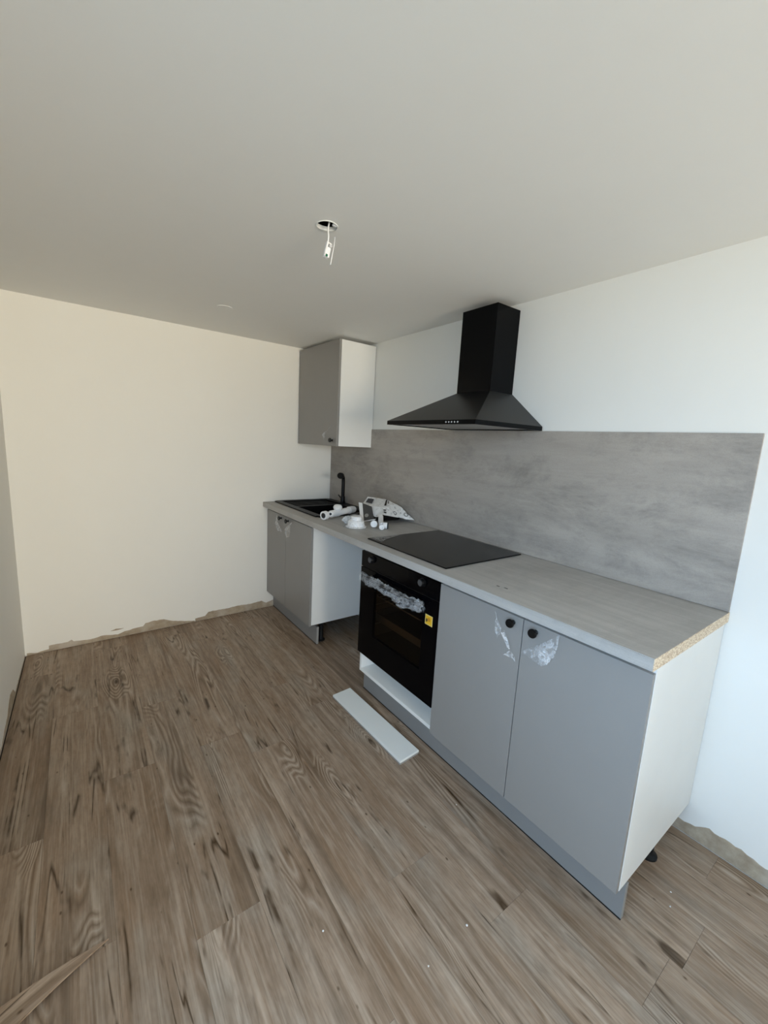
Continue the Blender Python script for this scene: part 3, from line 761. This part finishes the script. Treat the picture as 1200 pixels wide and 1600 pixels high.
obj('terminal_screw', lathe(bmesh.new(), [(.0052, 0), (.0052, .003), (0, .003)], (-1.061, -1.838, 2.022), (-.3, -1, 0), 16), M['button'], cb)
obj('mark', slanted(.008, .0152, .008, Vector((-1.0755, -1.8335, 1.994)), .001), M['green'], cb, label='small green mark')
obj('cover_strip', tube(bmesh.new(), [(-1.043, -1.832, 2.058), (-1.045, -1.833, 2.035), (-1.052, -1.834, 2.000), (-1.058, -1.835, 1.968)], .0016, 8), M['pvc'], lp, smooth=True)

solo('ceiling_cap', lathe(bmesh.new(), [(.040, 0), (.041, .0005), (.041, .003)], (-1.068, -.638, H - .0032), (0, 0, 1), 36), M['ceiling'], 'small flat round white blanking cap on the ceiling near the back wall', 'cap')

# ------------------------------------------------------------------ loose things
# white panel lying on the floor
fp = thing('filler_panel', 'white narrow panel lying flat on the floor in front of the oven', 'panel', (-.653, -1.66, 0))
quad = [(-.717, -1.378), (-.7045, -1.953), (-.5895, -1.945), (-.602, -1.370)]
obj('board', prism(bmesh.new(), quad, .0005, .0185, .0012), M['board'], fp)
# two-tone edge band (thin darker line round the lower half)
cxq, cyq = sum(q[0] for q in quad) / 4, sum(q[1] for q in quad) / 4
obj('edge_band', prism(bmesh.new(), [(cxq + (x - cxq) * 1.006, cyq + (y - cyq) * 1.0013) for x, y in quad], .0012, .0085), M['greyedge'], fp, label='grey lower edge band')

bm = bmesh.new()
A = Vector((-1.777, -2.009, .0)); Bv = Vector((-2.085, -2.061, .004)); Cv = Vector((-2.050, -2.150, .0))
N = 12; top, bot = [], []
for k in range(N + 1):
    t_ = k / N
    for e, L in ((Bv, 0), (Cv, 1)):
        p = A.lerp(e, t_); z = .0006 + (.020 if L == 0 else .015) * math.sin(math.pi * min(t_ * .9, 1))
        top.append(bm.verts.new((p.x, p.y, z + .0040))); bot.append(bm.verts.new((p.x, p.y, z)))
for k in range(N):
    i = 2 * k
    bm.faces.new((top[i], top[i + 1], top[i + 3], top[i + 2])); bm.faces.new((bot[i], bot[i + 2], bot[i + 3], bot[i + 1]))
    bm.faces.new((top[i], top[i + 2], bot[i + 2], bot[i])); bm.faces.new((top[i + 1], bot[i + 1], bot[i + 3], top[i + 3]))
bm.faces.new((top[2 * N], top[2 * N + 1], bot[2 * N + 1], bot[2 * N]))
bmesh.ops.remove_doubles(bm, verts=bm.verts, dist=1e-5); bmesh.ops.recalc_face_normals(bm, faces=bm.faces)
M['offcut'] = M['vinyl']
oc_ = solo('vinyl_offcut', bm, M['offcut'], 'long pointed offcut of wood-look vinyl lying on the floor at left', 'offcut')
ra = math.atan2(-.100, -.300) - math.pi / 2      # grain follows its length
oc_.data.transform(Matrix.Rotation(-ra, 4, 'Z')); oc_.rotation_euler = (0, 0, ra)

CR = ((-.923, -2.543, .0036, 'largest white plaster crumb on the floor before the near cabinet'),
      (-1.082, -2.550, .0026, 'white plaster crumb on the floor just left of the largest crumb'),
      (-.295, -2.851, .0028, 'white plaster crumb right of the near cabinet, closer to the wall'),
      (-.346, -2.867, .0028, 'white plaster crumb right of the near cabinet, farther from the wall'),
      (-.644, -2.233, .0026, 'white plaster crumb on the floor close beside the long plinth'),
      (-1.279, -2.320, .0026, 'white plaster crumb on open floor, leftmost of the crumbs'))
for k, (x, y, s, lab) in enumerate(CR):
    r = random.Random(k); bm = bmesh.new(); bmesh.ops.create_icosphere(bm, subdivisions=1, radius=s)
    for v in bm.verts: v.co *= .7 + .6 * r.random(); v.co.z *= .6; v.co += Vector((x, y, 0))
    zl = min(v.co.z for v in bm.verts)
    for v in bm.verts: v.co.z += .0002 - zl
    solo('plaster_crumb', bm, M['paper'], lab, 'crumb', 'plaster crumbs on the floor')

# --- white waste-pipe fitting
pf = thing('pipe_fitting', 'white plastic waste pipe with flanged end and round cap beside the sink', 'pipe', (-.38, -.80, ZT))
Av = Vector((-.506, -.842, ZT + .0262)); Bv = Vector((-.236, -.742, ZT + .034)); D = (Bv - Av)
L = D.length
obj('pipe', lathe(bmesh.new(), [(.018, .0), (.018, .06), (.021, .062), (.021, L * .36), (.0225, L * .37), (.0225, L * .46), (.0195, L * .47), (.0195, L * .80), (.023, L * .81), (.023, L * .93), (.020, L)], Av, D, 28), M['pvc'], pf, smooth=35)
fl_ = obj('flange', lathe(bmesh.new(), [(.016, -.004), (.026, -.004), (.0262, .018), (.022, .024), (.018, .024)], Av, D, 12), M['pvc'], pf)
obj('bore', lathe(bmesh.new(), [(.0158, -.0046), (.0, -.0046)], Av, D, 24), M['knobgrey'], fl_)
side = Vector((-.42, -.78, .18)).normalized()
pp = Av + D * .20
pt_ = obj('side_port', lathe(bmesh.new(), [(.014, .010), (.014, .030), (.0125, .032), (.008, .032)], pp, side, 24), M['pvc'], pf, smooth=35)
obj('bore', lathe(bmesh.new(), [(.0078, .0325), (0, .0325)], pp, side, 20), M['pvcdark'], pt_)
pc = Av + D * .43
obj('cap', lathe(bmesh.new(), [(.014, .012), (.014, .028), (.026, .030), (.0275, .038), (.024, .046), (.014, .051), (0, .052)], pc, (-.15, -.30, .92), 28), M['pvc'], pf, smooth=35)
pf.scale = (1.1, 1.1, 1.1)

# --- wrapped drain cup
dc = thing('drain_cup', 'white drain cup wrapped in shiny clear plastic on the worktop', 'drain part', (-.452, -1.105, ZT))
obj('cup', lathe(bmesh.new(), [(.060, .0006), (.063, .004), (.052, .008), (.047, .036), (.043, .041), (.034, .044), (.032, .062), (.030, .066), (0, .066)], (-.440, -1.110, ZT), (0, 0, 1), 32), M['pvc'], dc, smooth=35)
r = random.Random(9); bm = lathe(bmesh.new(), [(.074, .0008), (.067, .006), (.057, .022), (.051, .044), (.040, .062), (.034, .072), (.0, .073)], (-.444, -1.106, ZT), (0, 0, 1), 26)
for v in bm.verts:
    if v.co.z > ZT + .002: v.co += Vector((r.gauss(0, .0013), r.gauss(0, .0013), abs(r.gauss(0, .0006))))
obj('plastic_bag', bm, M['bagfilm'], dc, smooth=True, label='shiny crinkled clear bag')
r = random.Random(10); bm = bmesh.new(); bmesh.ops.create_icosphere(bm, subdivisions=3, radius=.034)
for v in bm.verts:
    v.co *= .8 + .3 * r.random(); v.co.z = v.co.z * .75; v.co.x *= 1.1; v.co += Vector((-.440, -1.015, ZT + .027))
    v.co.z = max(v.co.z, ZT + .0008)
obj('plastic_bag', bm, M['tail'], dc, label='crumpled tail of the clear bag')

# --- printed white bag leaning at the wall
bgp = dict(a0=(-0.16, -0.814, 1.015), a1=(-0.13, -0.874, 1.017), a2=(-0.11, -0.946, 1.015), a3=(-0.095, -0.975, 1.01), a4=(-0.05, -1.055, 0.973), a5=(-0.022, -1.16, 0.903),
           b0=(-0.21, -0.833, 0.973), b1=(-0.215, -0.955, 0.974), b2=(-0.2, -1.036, 0.979), b3=(-0.15, -1.051, 0.977),
           d0=(-0.255, -1.011, 0.925), d1=(-0.25, -1.052, 0.918), d2=(-0.235, -1.094, 0.942), d3=(-0.18, -1.103, 0.93), d4=(-0.10, -1.100, 0.917), d5=(-0.05, -1.123, 0.904),
           e0=(-.235, -.86, ZT + .001), e1=(-.24, -.98, ZT + .001), e2=(-.17, -1.02, ZT + .001), e3=(-.06, -1.03, ZT + .001),
           k0=(-.03, -.84, ZT + .001), k1=(-.022, -1.0, ZT + .001), k2=(-.035, -.85, .975), k3=(-.022, -.98, .975))
bg = thing('packaging_bag', 'printed white plastic packaging bag slumped against the backsplash', 'bag', (-.13, -.97, ZT))
faces = ['b0 b1 a1 a0', 'b1 b2 a2 a1', 'b2 b3 a3 a2', 'b3 d3 a4 a3', 'd3 d4 a4', 'd4 d5 a5 a4', 'b1 d0 d1 b2', 'b2 d1 d2', 'b2 d2 d3 b3',
         'a0 a1 k2', 'a1 a2 k3 k2', 'a2 a3 k3', 'a3 a4 k3', 'a4 a5 k3', 'b0 a0 k2 k0', 'b0 k0 e0', 'b0 e0 e1 d0 b1']
bm = bmesh.new(); V = {}
for k, p in bgp.items(): V[k] = bm.verts.new(p)
for f_ in faces: bm.faces.new([V[k] for k in f_.split()])
for v in [v for v in bm.verts if not v.link_faces]: bm.verts.remove(v)
bmesh.ops.subdivide_edges(bm, edges=list(bm.edges), cuts=2, use_grid_fill=True)
bmesh.ops.triangulate(bm, faces=list(bm.faces)); bmesh.ops.recalc_face_normals(bm, faces=bm.faces)
r = random.Random(17)
for v in bm.verts:
    v.co += Vector((-abs(r.gauss(0, .0015)), r.gauss(0, .0015), r.gauss(0, .0012)))
    v.co.x = min(v.co.x, -.0125); v.co.z = max(v.co.z, ZT + .0006)
bo = obj('pouch', bm, M['bag'], bg)
bm = bmesh.new(); V = {}
for k in ('d1', 'd2', 'd3', 'd4', 'e1', 'e2', 'e3', 'k1', 'd0'): V[k] = bm.verts.new(Vector(bgp[k]) + Vector((.006, .004, -.002 if k[0] == 'd' else 0)))
for f_ in ('d0 d1 e1', 'd1 d2 e2 e1', 'd2 d3 e2', 'd3 d4 e3 e2', 'd4 k1 e3'): bm.faces.new([V[k] for k in f_.split()])
bmesh.ops.recalc_face_normals(bm, faces=bm.faces)
obj('bag_shade_sheet', bm, M['plastic_black'], bg, label='black sheet standing in for the shade under the bag')  # shade beneath the tented bag, put in as black sheets
# print marks on the pouch
def patch(P, Q, R, S, n=.0022, mat='ink', nm='print'):
    P, Q, R, S = map(Vector, (P, Q, R, S)); nn = (Q - P).cross(S - P).normalized()
    if nn.dot(Vector((-1.6, -2.2, .4))) < 0: nn = -nn
    bm = bmesh.new(); lo = [bm.verts.new(p + nn * n) for p in (P, Q, R, S)]; hi = [bm.verts.new(p + nn * (n + .0005)) for p in (P, Q, R, S)]
    bm.faces.new(lo); bm.faces.new(hi)
    for i in range(4): bm.faces.new((lo[i], lo[(i + 1) % 4], hi[(i + 1) % 4], hi[i]))
    bmesh.ops.recalc_face_normals(bm, faces=bm.faces); return obj(nm, bm, M[mat], bo)
def lerp4(q, u, v):
    a, b, c, d = [Vector(bgp[k]) for k in q.split()]
    return (a.lerp(b, u)).lerp(d.lerp(c, u), v)
def rect(q, u0, u1, v0, v1, **k): patch(lerp4(q, u0, v0), lerp4(q, u1, v0), lerp4(q, u1, v1), lerp4(q, u0, v1), **k)
rect('b2 b3 a3 a2', .25, .55, .15, .9, n=.004)
rect('b2 b3 a3 a2', .75, .9, .45, .85, n=.004)
rect('b2 d2 d3 b3', .35, .5, .15, .5, n=.004); rect('b2 d2 d3 b3', .62, .78, .15, .5, n=.004)
rect('b0 b1 a1 a0', .2, .85, .2, .75, mat='knobgrey', n=.004)
for q, u, v, s in (('d3 d4 a4 b3', .45, .35, .013), ('d4 d5 a5 a4', .45, .62, .015)):
    c = lerp4(q, u, v); a, b, cc, d = [Vector(bgp[k]) for k in q.split()]
    nn = (b - a).cross(d - a).normalized()
    if nn.dot(Vector((-1.6, -2.2, .4))) < 0: nn = -nn
    obj('print', lathe(bmesh.new(), [(s, .003), (s, .0036), (s * .78, .0036), (s * .78, .003)], c + nn * .002, nn, 20, cap=False), M['ink'], bo)

# --- open card sachet in front of the bag
sa = thing('card_sachet', 'small white card pack with dark window in front of the packaging bag', 'packet', (-.29, -.97, ZT))
P = dict(s0=(-0.30, -0.913, 0.997), s1=(-0.272, -0.915, 0.992), s2=(-0.305, -0.991, 0.8835), s3=(-0.325, -0.985, 0.8835), s4=(-0.24, -0.979, 0.976), s5=(-0.268, -1.054, 0.905))
def sheet(keys, th=.0015):
    bm = bmesh.new(); vs = [Vector(P[k]) for k in keys]; nn = (vs[1] - vs[0]).cross(vs[2] - vs[0]).normalized() * th
    lo = [bm.verts.new(v) for v in vs]; hi = [bm.verts.new(v + nn) for v in vs]
    bm.faces.new(lo); bm.faces.new(hi)
    for i in range(len(vs)): j = (i + 1) % len(vs); bm.faces.new((lo[i], lo[j], hi[j], hi[i]))
    bmesh.ops.recalc_face_normals(bm, faces=bm.faces); return bm
obj('card', sheet(['s0', 's1', 's2', 's3']), M['paper'], sa)
obj('window', sheet(['s1', 's4', 's5', 's2']), M['darkcard'], sa, label='dark window of the pack')
P.update(t0=(-.313, -.99, .8830), t1=(-.309, -.998, .889), t2=(-.262, -1.066, .912), t3=(-.268, -1.062, .903))
obj('card', sheet(['t0', 't1', 't2', 't3']), M['paper'], sa)
c = Vector((-.300, -.978, .917)); nn = (Vector(P['s4']) - Vector(P['s1'])).cross(Vector(P['s2']) - Vector(P['s1'])).normalized()
if nn.y > 0: nn = -nn
obj('label_dot', lathe(bmesh.new(), [(.013, .002), (.013, .003), (0, .003)], c + Vector((.016, -.012, .004)), nn, 24), M['steel'], sa)

# --- small white fittings
r1 = thing('pipe_ring', 'small coiled white plastic ring lying left of the white elbow', 'fitting', (-.358, -1.178, ZT))
ax1 = Vector((-.55, -.80, .25))
ring = lathe(bmesh.new(), [(.012, -.012), (.0205, -.012), (.0215, .010), (.018, .014), (.0125, .014), (.012, .006)], (-.352, -1.170, ZT + .0225), ax1, 28)
obj('ring', ring, M['pvc'], r1, smooth=35)
obj('core', lathe(bmesh.new(), [(.0075, -.010), (.0085, .012), (.004, .0125), (.0035, .004), (0, .004)], (-.352, -1.170, ZT + .0225), ax1, 20), M['pvc'], r1, smooth=35)
r2 = thing('pipe_elbow', 'short bent white plastic pipe elbow in front of the packaging bag', 'fitting', (-.32, -1.22, ZT))
obj('elbow', tube(bmesh.new(), [(-.255, -1.105, ZT + .050), (-.290, -1.155, ZT + .030), (-.312, -1.195, ZT + .0215), (-.318, -1.212, ZT + .020)], [.016, .016, .017, .0175], 20), M['pvc'], r2, smooth=40)
obj('collar', lathe(bmesh.new(), [(.014, -.004), (.0195, -.004), (.0195, .020), (.0165, .022), (.012, .022), (.011, .010)], (-.300, -1.228, ZT + .0200), (-.75, .62, 0), 24), M['pvc'], r2, smooth=35)
obj('nut', lathe(bmesh.new(), [(.008, -.006), (.0165, -.006), (.0165, .012), (.013, .014), (.008, .014), (.007, .002)], (-.345, -1.240, ZT + .0172), (-.5, -.85, .1), 10), M['pvc'], r2)
obj('seal', lathe(bmesh.new(), [(.010, 0), (.0185, 0), (.0185, .006), (.010, .006)], (-.297, -1.231, ZT + .0200), (.75, -.62, 0), 24), M['plastic_black'], r2, smooth=35)
